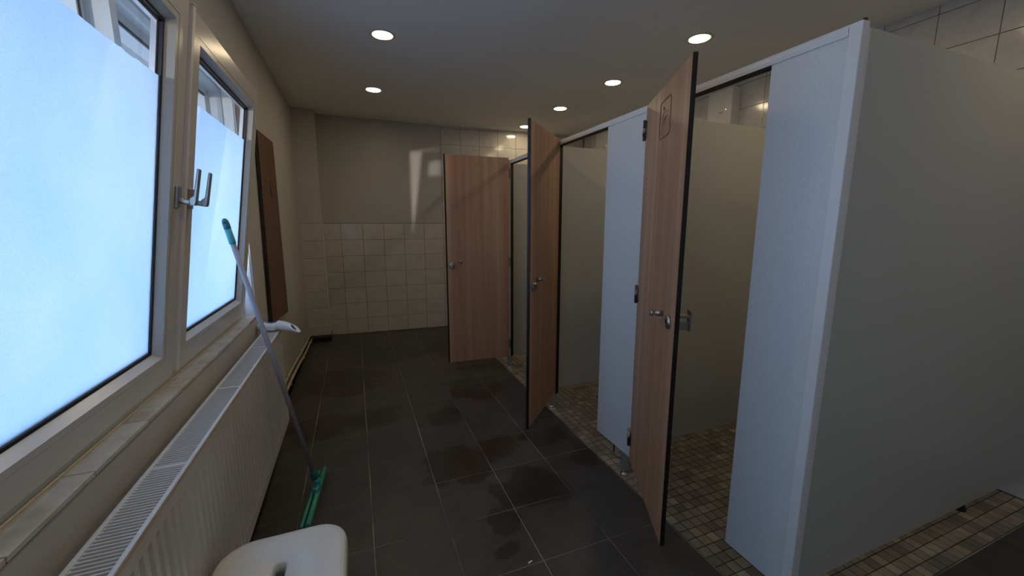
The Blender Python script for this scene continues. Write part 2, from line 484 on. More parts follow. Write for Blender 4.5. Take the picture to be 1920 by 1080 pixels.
# back wall tiles (25 x 20 cm)
rotb = math.atan(-0.0648)
xj = [-0.357, -0.152] + [-0.152 + .2515 * k for k in range(1, 15)]
xj = [x for x in xj if x < 3.1] + [3.13]
zj = [0.004, .203, .403, .603, .805, 1.006, 1.208, 1.408, 1.607, 1.807, 2.007, 2.208, 2.408, 2.608, 2.66]
tm = {}
for i, (x0, x1) in enumerate(zip(xj, xj[1:])):
    for j, (z0, z1) in enumerate(zip(zj, zj[1:])):
        if z1 > 1.42 and x0 < 1.09: continue
        key = (round(x1 - x0, 3), round(z1 - z0, 3))
        if key not in tm: tm[key] = tile_mesh('wall_tile', x1 - x0 - .0035, z1 - z0 - .0035, -0.004, 1, M['wall_tile'])
        xc = (x0 + x1) / 2
        inst('wall_tile', tm[key], wall_back, (xc, yb(xc) + .0012, (z0 + z1) / 2), (random.uniform(-.002, .002), 0, rotb + random.uniform(-.002, .002)))
# right wall tiles, those above the cubicle tops and the visible lowest course one by one
yj = [1.417 + .2555 * k for k in range(-13, 17)]
yj = [y for y in yj if YN < y < 5.15]; yj = [YN] + yj + [5.18]
zr = [0.004, .18, .376, .576, .776, .976, 1.176, 1.376, 1.576, 1.776, 1.976, 2.176, 2.376, 2.575, 2.66]
low = new()
for j, (z0, z1) in enumerate(zip(zr, zr[1:])):
    for y0, y1 in zip(yj, yj[1:]):
        if z0 > 1.7:
            key = ('r', round(y1 - y0, 3), round(z1 - z0, 3))
            if key not in tm: tm[key] = tile_mesh('wall_tile', y1 - y0 - .0035, z1 - z0 - .0035, -0.004, 0, M['wall_tile'])
            inst('wall_tile', tm[key], wall_right, (XR + .0045, (y0 + y1) / 2, (z0 + z1) / 2), (0, random.uniform(-.002, .002), random.uniform(-.002, .002)))
        else:
            box(low, XR, XR + .0045, y0 + .002, y1 - .002, z0 + .002, z1 - .002)
o = obj('wall_tiles_below', low, M['wall_tile'], wall_right); o['kind'] = 'stuff'

# floor: stone tiles one by one
bm = new(); box(bm, -0.7, XR + .1, YN - .1, 5.6, -0.12, -0.0025)
floor = structure(obj('floor', bm, M['grout']), 'floor of large anthracite stone tiles', 'floor')
fx = [XL - .03, -0.3335, 0.0, .3345, .669, .998, 1.318]
fy = [round(-0.012 + .3365 * k, 4) for k in range(-6, 17)]
fy = [y for y in fy if y > YN - .3]
fm = {}
def ftile(x0, x1, y0, y1):
    key = (round(x1 - x0, 3), round(y1 - y0, 3))
    if key not in fm: fm[key] = tile_mesh('floor_tile', x1 - x0 - .0042, y1 - y0 - .0042, 0.0125, 2, M['floor_tile'])
    inst('floor_tile', fm[key], floor, ((x0 + x1) / 2, (y0 + y1) / 2, -0.0125 + random.uniform(-.0003, .0003)), (random.uniform(-.0007, .0007), random.uniform(-.0007, .0007), 0))
for x0, x1 in zip(fx, fx[1:]):
    for y0, y1 in zip(fy, fy[1:] + [5.42]): ftile(x0, x1, y0, min(y1, 5.44))
fx2 = [1.322, 1.655, 1.99, 2.325, 2.66, 2.995, XR]
for x0, x1 in zip(fx2, fx2[1:]):
    for y0, y1 in ((YN, -1.02), (-1.02, -.685), (-.685, -.348), (-.348, -.012), (-.012, .3245), (.3245, .684)): ftile(x0, x1, y0, y1)

# floor mosaic inside the cubicles: 5 cm stones, the 300 nearest in view one by one
bm = new(); box(bm, 1.322, XR + .004, 0.687, 5.35, -0.03, -0.0016)
mosaic = structure(obj('floor_mosaic', bm, M['dark_grout']), 'beige and brown stone mosaic under the cubicles', 'floor')
PIT = 0.0505
cells = []
for i in range(36):
    for j in range(92):
        x = 1.3465 + i * PIT; y = 0.7125 + j * PIT
        if x > XR - .02 or y > yb(x) - .03: continue
        p = project((x, y, 0)); q = project((x + PIT, y, 0)); r = project((x, y + PIT, 0))
        vis = False
        if p and q and r and 0 < p[0] < 1925 and 0 < p[1] < 1085:
            a = abs((q[0] - p[0]) * (r[1] - p[1]) - (q[1] - p[1]) * (r[0] - p[0]))
            vis = (x < 1.44 and y > 1.0) or (y < 1.0 and x > 1.95) or (1.05 < y < 1.8) or (1.97 < y < 2.72)
        else: a = 0
        cells.append((a if vis else a * 0.001, random.random(), x, y))
cells.sort(reverse=True)
mos_me = []
for m in MOS:
    mos_me.append(tile_mesh('mosaic_tile', PIT - .0045, PIT - .0045, 0.008, 2, m, ch=.0008))
rest = new()
for k, (a, _, x, y) in enumerate(cells):
    mi = random.choices(range(6), [5, 5, 3, 3, 5, 1])[0]
    if k < 300:
        inst('mosaic_tile', mos_me[mi], mosaic, (x, y, -0.0078 + random.uniform(-.0003, .0003)), (random.uniform(-.003, .003), random.uniform(-.003, .003), random.uniform(-.01, .01)))
    else:
        h = PIT / 2 - .00225
        box(rest, x - h, x + h, y - h, y + h, -0.005, random.uniform(-.0003, .0003), mi)
o = obj('mosaic_tiles', rest, MOS, mosaic); o['kind'] = 'stuff'

# ------------------------------------------------------------------ window sill, frame and sashes
bm = new(); box(bm, -0.80, -0.5765, OP_Y0, OP_Y1, OP_Z0 - .008, OP_Z0 + .003)
sill = structure(obj('trim_2', bm, M['dark_grout']), 'tiled window sill above the radiator', 'window sill')
sj = [OP_Y0, .85, 1.10, 1.352, 1.60, 1.79, 2.035, 2.287, 2.537, OP_Y1]
for a, b in zip(sj, sj[1:]):
    bm = new(); box(bm, -0.70, -0.5725, a + .0016, b - .0016, OP_Z0 - .004, 0.870)
    me_o = obj('sill_tile', bm, M['sill_tile'], sill, bevel=.0012)
bm = new(); box(bm, -0.638, -0.6285, OP_Y0, OP_Y1, 0.870, 0.8745)
obj('sealant_bead', bm, M['silicone'], sill, bevel=.002)

bm = new()
rect_ring(bm, OP_Y0, OP_Y1, 0.872, OP_Z1, [(0, -.635), (0, -.775), (.05, -.775), (.05, -.70), (.0215, -.69), (.0215, -.655), (.012, -.637)])
structure_frame = structure(obj('trim_3', bm, M['pvc']), 'fixed white window frame behind the two tilted sashes', 'window frame')
bm = new(); box(bm, -.775, -.70, 1.62, 1.735, .90, 2.14); box(bm, -.70, -.640, 1.657, 1.6985, .893, 2.15)
obj('mullion', bm, M['pvc'], structure_frame)
bm = new(); rect_ring(bm, OP_Y0, 1.6575, 0.90, OP_Z1 - .028, [(.018, -.699), (.018, -.705), (.030, -.705), (.030, -.699)]); rect_ring(bm, 1.698, OP_Y1, 0.90, OP_Z1 - .028, [(.018, -.699), (.018, -.705), (.030, -.705), (.030, -.699)])
obj('frame_gasket', bm, M['rubber'], structure_frame)
for (ky, kz) in ((1.70, 2.02), (1.70, 1.5), (2.728, 1.9), (2.728, 1.3)):
    bm = new(); box(bm, -.69, -.655, ky - .004, ky + .010, kz - .05, kz + .05)
    obj('striker_plate', bm, M['steel'], structure_frame, bevel=.001)
# reveal lining
bm = new(); box(bm, -0.88, -0.586, OP_Y1 - .004, OP_Y1 - .0002, .8705, OP_Z1 - .001)
obj('reveal_lining', bm, M['jamb'], structure_frame)

ANG = math.atan2(.179, 1.213)
SH = 1.226
def sash(name, y0, y1, label, in0, in1, hy, strip):
    """in0/in1: frame widths at the y0 / y1 side"""
    root = bpy.data.objects.new(name, None); root.location = (-.62, 0, .895); root.rotation_euler = (0, ANG, 0)
    structure(root, label, 'window')
    link(root, None, Matrix.Translation((-.62, 0, .895)) @ Matrix.Rotation(ANG, 4, 'Y'))
    g = .068
    bm = new()
    rect_ring(bm, y0, y1, 0, SH, [(.003, 0), (0, -.003), (0, -.014), (.012, -.016), (.012, -.058), (.095, -.058), (.095, -.036), (g, -.03), (g, 0)])
    obj('sash_frame', bm, M['pvc'], root, local=True)
    bm = new()
    rect_ring(bm, y0, y1, 0, SH, [(g + .0016, -.0008), (g + .0016, -.035), (.104, -.035), (.104, -.026), (.0875, -.0008)])
    obj('glazing_bead', bm, M['pvc'], root, local=True)
    bm = new()
    rect_ring(bm, y0, y1, 0, SH, [(.1035, -.0235), (.1035, -.037), (.111, -.037), (.111, -.0245)])
    obj('gasket', bm, M['rubber'], root, local=True)
    bm = new()
    rect_ring(bm, y0, y1, 0, SH, [(.104, -.037), (.104, -.051), (.118, -.051), (.118, -.037)])
    obj('spacer_bar', bm, M['leg_alu'], root, local=True)
    for d0 in (-.030, -.052):
        bm = new(); box(bm, d0 - .004, d0, y0 + .1042, y1 - .1042, .1042, SH - .1042)
        obj('glass_pane', bm, M['glass'], root, local=True)
    # privacy film, stuck on by hand: ragged top and side edges
    rnd = random.Random(3 if strip else 5)
    fy0, fy1, fz0, fz1 = y0 + .1125, y1 - .114, .1125, .957
    pts = [(fy0, fz0), (fy1, fz0)]
    n = 30
    for k in range(1, n): pts.append((fy1 + rnd.uniform(-.0015, .0008), fz0 + (fz1 - fz0) * k / n))
    n = 40
    for k in range(n + 1): pts.append((fy1 + (fy0 - fy1) * k / n, fz1 + rnd.uniform(-.0022, .0018) ))
    bm = new(); prism(bm, pts, 0, -.0298, -.0290)
    obj('frosted_film', bm, M['frost'], root, local=True)
    # handle, lever turned up
    uz = .612
    bm = new(); box(bm, 0.0, .010, hy - .0135, hy + .0135, uz - .034, uz + .036)
    hp = obj('handle_plate', bm, M['handle'], root, local=True, bevel=.0025)
    bm = new()
    tube(bm, [(.008, hy, uz - .008), (.030, hy, uz - .010), (.043, hy, uz - .009)], .0095, 14)
    prism(bm, [(.038, uz - .020), (.054, uz - .019), (.057, uz - .010), (.062, uz + .10), (.0535, uz + .102), (.047, uz + .012), (.036, uz + .003)], 1, hy - .0095, hy + .0095)
    hn = obj('handle', bm, M['handle'], root, local=True, bevel=.003)
    if strip:
        bm = new(); box(bm, -.010, .0105, y1 + .0005, y1 + .0215, .012, SH - .004)
        obj('astragal_strip', bm, M['pvc_strip'], root, local=True, bevel=.0015)
        bm = new(); box(bm, -.008, .0125, y1 - .001, y1 + .0225, SH - .004, SH + .002)
        obj('strip_cap', bm, M['plastic_white'], root, local=True, bevel=.001)
    return root
def fill_window(name, y0, y1, label):
    root = bpy.data.objects.new(name, None); structure(root, label, 'window'); link(root)
    bm = new(); rect_ring(bm, y0, y1, .86, 2.17, [(0, -.62), (0, -.70), (.13, -.70), (.13, -.66), (.11, -.62)])
    obj('sash_frame', bm, M['pvc'], root)
    bm = new(); box(bm, -.672, -.668, y0 + .13, y1 - .13, .99, 2.04)
    obj('glass_pane', bm, M['glass'], root)
    bm = new(); box(bm, -.6665, -.6655, y0 + .131, y1 - .131, .991, 1.84)
    obj('frosted_film', bm, M['frost'], root)
fill_window('fill_window_3', -1.78, -.712, 'added closed frosted window in the left wall, furthest behind the viewer')  # unseen window, added to brighten the near side of the room
fill_window('fill_window_4', -.708, .36, 'added closed frosted window in the left wall, level with the viewer')  # likewise added out of view as extra daylight
sash('window_1', .700, 1.6665, 'near white window sash tilted inward, large frosted pane', 0, 0, 1.628, True)
sash('window_2', 1.689, 2.661, 'far white window sash tilted inward behind the squeegee pole', 0, 0, 1.738, False)

# ------------------------------------------------------------------ ceiling lamps
def lamp(x, y, label):
    z = ceil_z(x)
    t = thing('ceiling_lamp', label, 'ceiling light', (x, y, z), 0, 'recessed ceiling lights')
    bm = new()
    lathe(bm, (x, y, z + .004), (0, 0, -1), [(0, .086), (.008, .084), (.0085, .066), (.004, .064), (-.002, .063)], 32)
    obj('trim_ring', bm, M['trim_ring'], t)
    bm = new()
    lathe(bm, (x, y, z - .0035), (0, 0, -1), [(0, 0), (0, .0635), (.0006, .0625), (.0012, 0)], 32)
    obj('diffuser', bm, M['lamp'], t)
lamp(.254, 3.02, 'round lit ceiling light over the floor, left row, nearest in view')
lamp(.248, 4.22, 'round lit ceiling light over the floor, left row, further from the viewer')
lamp(2.22, 2.235, 'largest lit ceiling light over the cubicles, just above the nearest door top')
lamp(2.19, 3.16, 'second lit ceiling light from the viewer over the cubicles')
lamp(2.145, 4.045, 'third lit ceiling light from the viewer over the cubicles')
lamp(2.12, 4.94, 'furthest lit ceiling light, half hidden by the middle wooden door')
lamp(.256, 1.81, 'unseen ceiling light added to the left row for brightness')  # rows continued out of view: lamps from here down added for near-side light
lamp(2.25, 1.30, 'unseen ceiling light added to the cubicle row for brightness')
lamp(2.28, .36, 'unseen ceiling light added above the near side of the cubicles')
lamp(.26, .60, 'unseen ceiling light added above the viewer')
lamp(.26, -.80, 'added ceiling light over the floor behind the viewer')  # unseen pair behind the viewer, added as fill light
lamp(2.28, -.80, 'added ceiling light behind the viewer on the cubicle side')

# ------------------------------------------------------------------ cubicles
XP = 1.345
part = thing('toilet_partition', 'pale laminate cubicle partition with white head rail and steel feet', 'partition', (XP, .765, 0))
def fpanel(y0, y1, z0=.135, z1=1.962, x=XP):
    bm = new(); box(bm, x, x + .013, y0, y1, z0, z1, 0, {'y0': 1, 'y1': 1, 'z0': 1, 'z1': 1})
    return obj('front_panel', bm, [M['laminate'], M['core']], part)
fpanel(.80, 1.028, .125)
fpanel(1.642, 1.968, .135)
fpanel(2.535, 2.86, .13, 1.965)
fpanel(3.462, 3.80, .13, 1.97)
for ys_, x_ in ((1.028, 0), (1.642, 0), (1.968, 0), (2.535, 0), (2.860, 0), (3.462, 0)):
    k_ = -.006 if ys_ in (1.028, 1.968, 2.860) else 0
    bm = new(); box(bm, XP + .0132, XP + .027, ys_ + k_, ys_ + k_ + .006, .14, 1.94)
    obj('edge_seal', bm, M['core'], part)
def divider(y, z0, z1):
    bm = new(); box(bm, XP + .014, XR + .003, y, y + .013, z0, z1, 0, {'z0': 1, 'z1': 0, 'x0': 1})
    return obj('divider_panel', bm, [M['laminate_grey'], M['core']], part)
divider(.772, .138, 1.962)
divider(1.80, .074, 1.982)
divider(2.745, .082, 1.978)
divider(3.68, .075, 1.975)
bm = new()
box(bm, XP - .006, XP + .026, .7645, .7995, .125, 1.972)
obj('corner_post', bm, M['alu'], part, bevel=.003)
bm = new(); box(bm, XP + .026, XP + .040, .7685, .772, .13, 1.958)
obj('edge_profile', bm, M['alu'], part)
bm = new(); box(bm, XP + .002, XP + .012, .764, .772, 1.972, 1.978)
obj('post_cap', bm, M['core'], part)
bm = new()
prof = [(XP - .004, 1.943), (XP - .006, 1.955), (XP - .004, 1.967), (XP + .003, 1.975), (XP + .013, 1.978), (XP + .024, 1.975), (XP + .029, 1.965), (XP + .029, 1.943)]
prism(bm, prof, 1, .80, 5.3)
obj('head_rail', bm, M['alu'], part)
bm = new(); box(bm, XP + .001, XP + .028, 1.030, 5.3, 1.9375, 1.943)
obj('rail_gasket', bm, M['hole'], part)
for a, b in ((.80, 1.028), (1.642, 1.968), (2.535, 2.86), (3.462, 3.80)):
    bm = new(); box(bm, XP - .0062, XP - .0003, a, b, 1.957, 1.9635)
    obj('rail_lip', bm, M['alu'], part)
def leg(y, x=XP + .012):
    bm = new(); box(bm, x - .018, x + .018, y - .018, y + .018, .034, .1295)
    l = obj('leg', bm, M['leg_alu'], part, bevel=.0015)
    bm = new()
    lathe(bm, (x, y, 0.0), (0, 0, 1), [(0, 0), (0, .024), (.004, .0245), (.012, .021), (.013, .008), (.036, .008), (.036, 0)], 24)
    rod(bm, (x, y, .016), (x, y, .024), .015, 6)
    obj('foot', bm, M['steel'], l, )
leg(1.70); leg(2.605); leg(3.525); leg(.80, XP + .018)
bm = new(); lathe(bm, (2.745, .852, 0), (0, 0, 1), [(0, 0), (0, .026), (.01, .026), (.04, .016), (.15, .016), (.15, 0)], 20)
obj('rear_foot', bm, M['core'], part)

def door(idx, hx, hy, fx_, fy_, z0, z1, w, label, see_outer, sign):
    d = Vector((fx_ - hx, fy_ - hy, 0)); ang = math.atan2(d.y, d.x)
    t = thing('cubicle_door', label, 'door', (hx, hy, 0), ang, 'open wooden cubicle doors')
    th = .0065
    bm = new(); box(bm, .004, w, -th, th, z0, z1, 0, {'x0': 1, 'x1': 1, 'z0': 1, 'z1': 1})
    obj('door_panel', bm, [M['wood'], M['core']], t, local=True, bevel=.0008, seg=1)
    bm = new(); box(bm, w, w + .004, -th, th + .001, z0, z1 + .003); box(bm, w - .007, w + .004, th + .0002, .0095, z0 + .004, z1 + .004)
    obj('edge_seal', bm, M['core'], t, local=True)
    zl = 1.045
    s = .535
    # outer rose with indicator
    bm = new(); lathe(bm, (s, -th, zl), (0, -1, 0), [(0, 0), (0, .027), (.006, .027), (.010, .024), (.0125, .012), (.012, 0)], 32)
    r_ = obj('lock_rose', bm, M['steel'], t, local=True)
    bm = new(); box(bm, s - .004, s + .004, -th - .0135, -th - .0115, zl - .003, zl + .012)
    obj('indicator_slot', bm, M['hole'], r_, local=True)
    # inner thumb turn
    bm = new(); lathe(bm, (s, th, zl), (0, 1, 0), [(0, 0), (0, .027), (.008, .027), (.011, .023), (.011, 0)], 32)
    r2 = obj('lock_rose', bm, M['steel'], t, local=True)
    bm = new()
    prism(bm, [(-.005, -.026), (.005, -.026), (.006, .034), (-.006, .034)], 1, th + .011, th + .030)
    me_o = obj('thumb_turn', bm, M['steel'], r2, local=True, bevel=.002)
    me_o.data.transform(Matrix.Rotation(math.radians(-18 if idx != 2 else 50), 4, 'Y')); me_o.data.transform(Matrix.Translation((s, 0, zl)))
    # strike plate standing behind the free edge (inner side)
    if idx == 1:
        bm = new()
        box(bm, w - .040, w - .006, th, th + .045, zl + .030, zl + .040)
        box(bm, w - .040, w + .001, th + .042, th + .047, zl - .020, zl + .058)
        box(bm, w - .036, w - .014, th, th + .042, zl - .016, zl + .014)
        obj('latch_guard', bm, M['steel'], t, local=True, bevel=.0015)
    # door knob / bumper
    k = -1 if see_outer else 1
    sk = .448 if see_outer else .462
    zk = 1.060 if idx == 1 else 1.078
    bm = new(); lathe(bm, (sk, k * th, zk), (0, k, 0), [(0, 0), (0, .0125), (.022, .0125), (.026, .008), (.034, .0075), (.040, .012), (.046, .0125), (.048, .010), (.048, 0)], 24)
    obj('knob', bm, M['steel'], t, local=True)
    # hinges on the outer face
    for zc in (1.852, 1.056, .262):
        bm = new()
        c, s_ = math.cos(-ang), math.sin(-ang)
        # barrel
        lathe(bm, (0, -th - .006, zc - .045), (0, 0, 1), [(0, 0), (0, .0075), (.028, .0075), (.028, .0085), (.066, .0085), (.066, .0075), (.094, .0075), (.094, 0)], 16)
        box(bm, 0.0, .030, -th - .0025, -th, zc - .036, zc + .040)
        for dz in (-.022, .024): lathe(bm, (.018, -th - .0025, zc + dz), (0, -1, 0), [(0, .005), (.0015, .004), (.0022, 0)], 10)
        hme = obj('hinge', bm, M['steel_dark'], t, local=True)
        bm = new()    # leaf on the fixed panel, world coordinates
        box(bm, XP - .0035 - (.0 if idx < 3 else .0), XP - .0005, hy + .004, hy + .034, zc - .036, zc + .040)
        for dz in (-.022, .024): lathe(bm, (XP - .0035, hy + .024, zc + dz), (-1, 0, 0), [(0, .005), (.0015, .004), (.0022, 0)], 10)
        bm.transform(world_of(t).inverted())
        obj('hinge_leaf', bm, M['steel_dark'], hme, local=True)
    if sign:
        bm = new()
        y = -th - .0004
        def line(pts, r=.0007, closed=False):
            P = [(a, y, b) for a, b in pts]
            if closed: P.append(P[0])
            for p, q in zip(P, P[1:]): tube(bm, [p, q], r, 5)
        def rrect(cx, cz_, w_, h_, rr):
            out = []
            for qx, qz, a0 in ((1, 1, 0), (-1, 1, 90), (-1, -1, 180), (1, -1, 270)):
                for k2 in range(7):
                    a = math.radians(a0 + 15 * k2)
                    out.append((cx + qx * (w_ / 2 - rr) + rr * math.cos(a), cz_ + qz * (h_ / 2 - rr) + rr * math.sin(a)))
            return out
        line(rrect(.322, 1.833, .148, .150, .022), closed=True)
        line(rrect(.322, 1.833, .138, .140, .018), closed=True)
        line([(.283, 1.777), (.286, 1.838), (.300, 1.857), (.362, 1.854)])
        line([(.286, 1.812), (.352, 1.842)]); line([(.300, 1.828), (.352, 1.842)])
        for a, b in ((.292, 1.884), (.296, 1.876), (.303, 1.880), (.303, 1.870), (.311, 1.874)): line([(a, b), (a + .001, b - .006)], .0012)
        obj('engraved_sign', bm, M['engrave'], t, local=True)
    return t
door(1, 1.338, 1.634, 1.074, 1.098, .142, 1.966, .602, 'nearest open wooden cubicle door, engraved sign near its top', True, True)
door(2, 1.336, 2.522, .916, 2.085, .165, 1.974, .602, 'middle open wooden cubicle door, seen at a narrow angle', False, False)
door(3, 1.325, 3.45, .745, 3.478, .147, 1.988, .582, 'furthest open wooden cubicle door, its face square to the viewer', False, False)

# white units high on the right wall
def unit(y0, y1, z1, label):
    t = thing('wall_unit', label, 'dispenser', (XR, (y0 + y1) / 2, 2.15), 0, 'white units on the tiled wall')
    bm = new(); box(bm, XR - .10, XR, y0, y1, 2.05, z1)
    obj('housing', bm, M['housing'], t, bevel=.006)
    bm = new(); box(bm, XR - .1008, XR - .0995, y0 + .08, y0 + .13, 2.365, 2.369); box(bm, XR - .1008, XR - .0995, y0 + .09, y0 + .115, 2.352, 2.3545)
    obj('marking', bm, M['hole'], t)
    bm = new(); lathe(bm, (XR - .099, y0 + .055, 2.38), (-1, 0, 0), [(0, 0), (0, .005), (.002, .004), (.0025, 0)], 12)
    obj('status_light', bm, M['led'], t)
unit(2.655, 2.905, 2.555, 'white box on the tiled wall above the nearest divider panel')
unit(4.42, 4.72, 2.56, 'white box on the tiled wall, seen above the second divider')

# ------------------------------------------------------------------ radiator
RX0, RX1, RY0, RY1, RZ0, RZ1 = -0.543, -0.451, 0.50, 2.70, 0.19, 0.778
rad = thing('radiator', 'long white ribbed panel radiator under the window sill', 'radiator', (-.497, 1.6, 0))
# fluted front panel: a wave in plan, flattened near the top and bottom
bm = new()
pitch = .0385; ny = int((RY1 - RY0) / pitch); prof_x = []
ys = []
for k in range(ny):
    b = RY0 + k * pitch
    ys += [(b, 0), (b + .018, 0), (b + .022, -.007), (b + .0345, -.007)]
ys.append((RY1, 0))
zs = [(RZ0, 0), (RZ0 + .012, 0), (RZ0 + .046, 0), (RZ0 + .056, 1), (RZ1 - .054, 1), (RZ1 - .044, 0), (RZ1 - .012, 0), (RZ1 - .002, -.5)]
grid = []
for z, a in zs:
    row = []
    for y, dx in ys:
        x = RX1 + (dx * max(a, 0)) - (.004 if a < 0 else 0)
        row.append(bm.verts.new((x, y, z)))
    grid.append(row)
for r0, r1 in zip(grid, grid[1:]):
    for a in range(len(ys) - 1): bm.faces.new([r0[a], r0[a + 1], r1[a + 1], r1[a]])
obj('front_panel', bm, M['radiator'], rad)
bm = new(); box(bm, RX0, RX0 + .012, RY0, RY1, RZ0, RZ1 - .002); box(bm, RX0 + .012, RX1 - .012, RY0 + .02, RY1 - .02, RZ0 + .02, RZ0 + .03)
obj('back_panel', bm, M['radiator'], rad)
bm = new()
for k in range(66):
    y = RY0 + .02 + k * .0328; box(bm, RX0 + .013, RX1 - .014, y, y + .0012, RZ0 + .04, RZ1 - .05)
o = obj('convector_fins', bm, M['radiator'], rad); o['kind'] = 'stuff'
for y in (RY0 - .0015, RY1 - .0005):
    bm = new(); box(bm, RX0, RX1 - .001, y, y + .002, RZ0 + .004, RZ1)
    obj('side_panel', bm, M['radiator'], rad, bevel=.0008, seg=1)
bm = new()
box(bm, RX1 - .010, RX1 + .0005, RY0 - .001, RY1 + .001, RZ1 - .003, RZ1 + .001)
box(bm, RX0, RX0 + .009, RY0 - .001, RY1 + .001, RZ1 - .003, RZ1 + .001)
box(bm, RX0 + .0005, RX0 + .003, RY0, RY1, RZ1, RZ1 + .003)
obj('grille_rim', bm, M['radiator'], rad, bevel=.0008, seg=1)
bm = new(); box(bm, RX1 - .001, RX1 + .0012, RY0, RY1, RZ1 - .0105, RZ1 - .0035)
obj('lower_lip', bm, M['radiator_seam'], rad)
for y in (.69, 1.24, 1.79, 2.34):
    bm = new(); box(bm, RX0 + .009, RX1 - .010, y - .006, y + .006, RZ1 - .004, RZ1 + .0006)
    obj('grille_bar', bm, M['radiator'], rad)
bm = new(); box(bm, -(RX1 - RX0) / 2 + .009, (RX1 - RX0) / 2 - .010, -.0026, .0026, -.0045, .0)
me = mesh_of('grille_slat', bm, M['radiator'])
y = RY0 + .012
while y < RY1 - .01:
    if min(abs(y - c) for c in (.69, 1.24, 1.79, 2.34)) > .009:
        o = bpy.data.objects.new('grille_slat', me); COL.objects.link(o); o.parent = rad
        o.location = Vector(((RX0 + RX1) / 2 - (-.497), y - 1.6, RZ1)); o.rotation_euler = (math.radians(-12), 0, 0)
    y += .0114
for yy in (.8, 2.4):
    bm = new(); box(bm, XL + .0006, RX0, yy, yy + .03, RZ0 + .05, RZ0 + .08); box(bm, XL + .0006, RX0, yy, yy + .03, RZ1 - .12, RZ1 - .09)
    obj('wall_bracket', bm, M['radiator'], rad)

# heating pipes
pp = thing('heating_pipes', 'two cream painted heating pipes along the foot of the left wall', 'pipe', (-.56, 4, 0))
def pipe_path(dx, dz):
    raw = [(2.60, .200), (3.2, .195), (3.6, .185), (3.95, .16), (4.25, .13), (4.6, .105), (4.9, .095), (5.15, .075)]
    return [(-.558 + dx, y, z + dz) for y, z in raw]
for dx, dz in ((0, 0.02), (.012, -.030)):
    bm = new(); tube(bm, pipe_path(dx, dz), .0105, 12)
    obj('pipe', bm, M['pipe'], pp)
for y, z in ((3.42, .192), (4.30, .127), (4.98, .09)):
    bm = new(); box(bm, XL + .0006, -.535, y, y + .02, z - .048, z - .036); box(bm, XL + .0006, -.545, y, y + .02, z + .030, z + .036); box(bm, -.5335, -.531, y, y + .02, z - .048, z + .0); box(bm, XL + .0006, XL + .003, y, y + .02, z - .06, z + .05)
    obj('pipe_clip', bm, M['pipe'], pp)

# ------------------------------------------------------------------ brown board on the wall
bd = thing('wooden_board', 'dark brown wooden board hung on the left wall beyond the window', 'board', (-.565, 3.4, .7))
bm = new()
prism(bm, [(3.047, .742), (3.706, .684), (3.720, 2.038), (3.165, 2.021)], 0, -.573, -.551, 0, 1)
obj('board_panel', bm, [M['brown_wood'], M['core']], bd, bevel=.0015, seg=1)
bm = new(); box(bm, XL + .0006, -.572, 3.30, 3.34, .9, 1.9); box(bm, XL + .0006, -.572, 3.56, 3.60, .9, 1.9)
obj('wall_batten', bm, M['core'], bd)
bm = new(); lathe(bm, (-.5512, 3.438, 1.715), (1, 0, 0), [(0, 0), (0, .012), (.0008, .010), (.0009, 0)], 14)
tube(bm, [(-.5508, 3.438, 1.70), (-.5508, 3.436, 1.66), (-.5508, 3.45, 1.60)], .003, 6)
obj('dark_mark', bm, M['hole'], bd)

# ------------------------------------------------------------------ squeegee
Bp = Vector((-.263, 2.125, .105))
Tp = Vector((-.5480, 2.212, 1.413))
ax = (Tp - Bp).normalized()
sq = thing('floor_squeegee', 'floor squeegee with grey pole and green head leaning over the radiator against the window', 'squeegee', (-.27, 2.1, 0))
Lp = (Tp - Bp).length
bm = new(); rod(bm, Bp + ax * .03, Tp - ax * .085, .0115, 20)
obj('pole', bm, M['pole'], sq)
bm = new(); lathe(bm, Bp, ax, [(.0, 0), (.0, .0165), (.004, .018), (.040, .018), (.045, .0155), (.045, .0)], 24)
obj('socket_collar', bm, M['teal_dark'], sq)
bm = new(); lathe(bm, Tp, ax * -1, [(.025, 0), (.025, .0140), (.09, .0145), (.095, .0125), (.095, 0)], 24)
obj('grip', bm, M['teal'], sq)
# end cap with hanging hole
u, w_, d_ = frame_of(ax)
side = ax.cross(Vector((1, 0, 0))).normalized()       # roughly along y
fwd = side.cross(ax).normalized()
bm = new()
lathe(bm, Tp - ax * .026, ax, [(0, 0), (0, .0138), (.004, .0148), (.024, .0146), (.036, .0136), (.045, .0108), (.0505, .0062), (.0525, 0)], 24)
cap = obj('end_cap', bm, M['teal_dark'], sq)
bm = new()
c0 = Tp + ax * .004
for s_ in (1,):
    lathe(bm, c0 - side * .0142, side, [(0, 0), (0, .0062), (.0284, .0062), (.0284, 0)], 18)
obj('hanging_hole', bm, M['hole'], cap)
# head: Y socket and two-lip bar
H0 = Vector((-.246, 2.315, .042)); H1 = Vector((-.292, 1.86, .042))
hd = (H1 - H0).normalized(); hmid = (H0 + H1) / 2
bm = new()
tube(bm, [Bp + ax * .004, Bp - ax * .02, Bp - ax * .05 + Vector((0, -.006, 0)), hmid + Vector((0, .0, .012))], .0165, 18)
tube(bm, [Bp - ax * .03 + Vector((0, .0, 0)), H0 + hd * .10 + Vector((0, 0, .002))], .010, 12)
obj('head_socket', bm, M['teal'], sq)
hp_ = Vector((-hd.y, hd.x, 0)).normalized()
if hp_.x < 0: hp_ = -hp_
bm = new()
tube(bm, [H0 + hp_ * .012, H1 + hp_ * .012], .0125, 12)
tube(bm, [H0 - hp_ * .016 + hd * .02 - Vector((0, 0, .006)), H1 - hp_ * .016 - Vector((0, 0, .006))], .0085, 12)
obj('head_bar', bm, M['green'], sq)
bm = new()
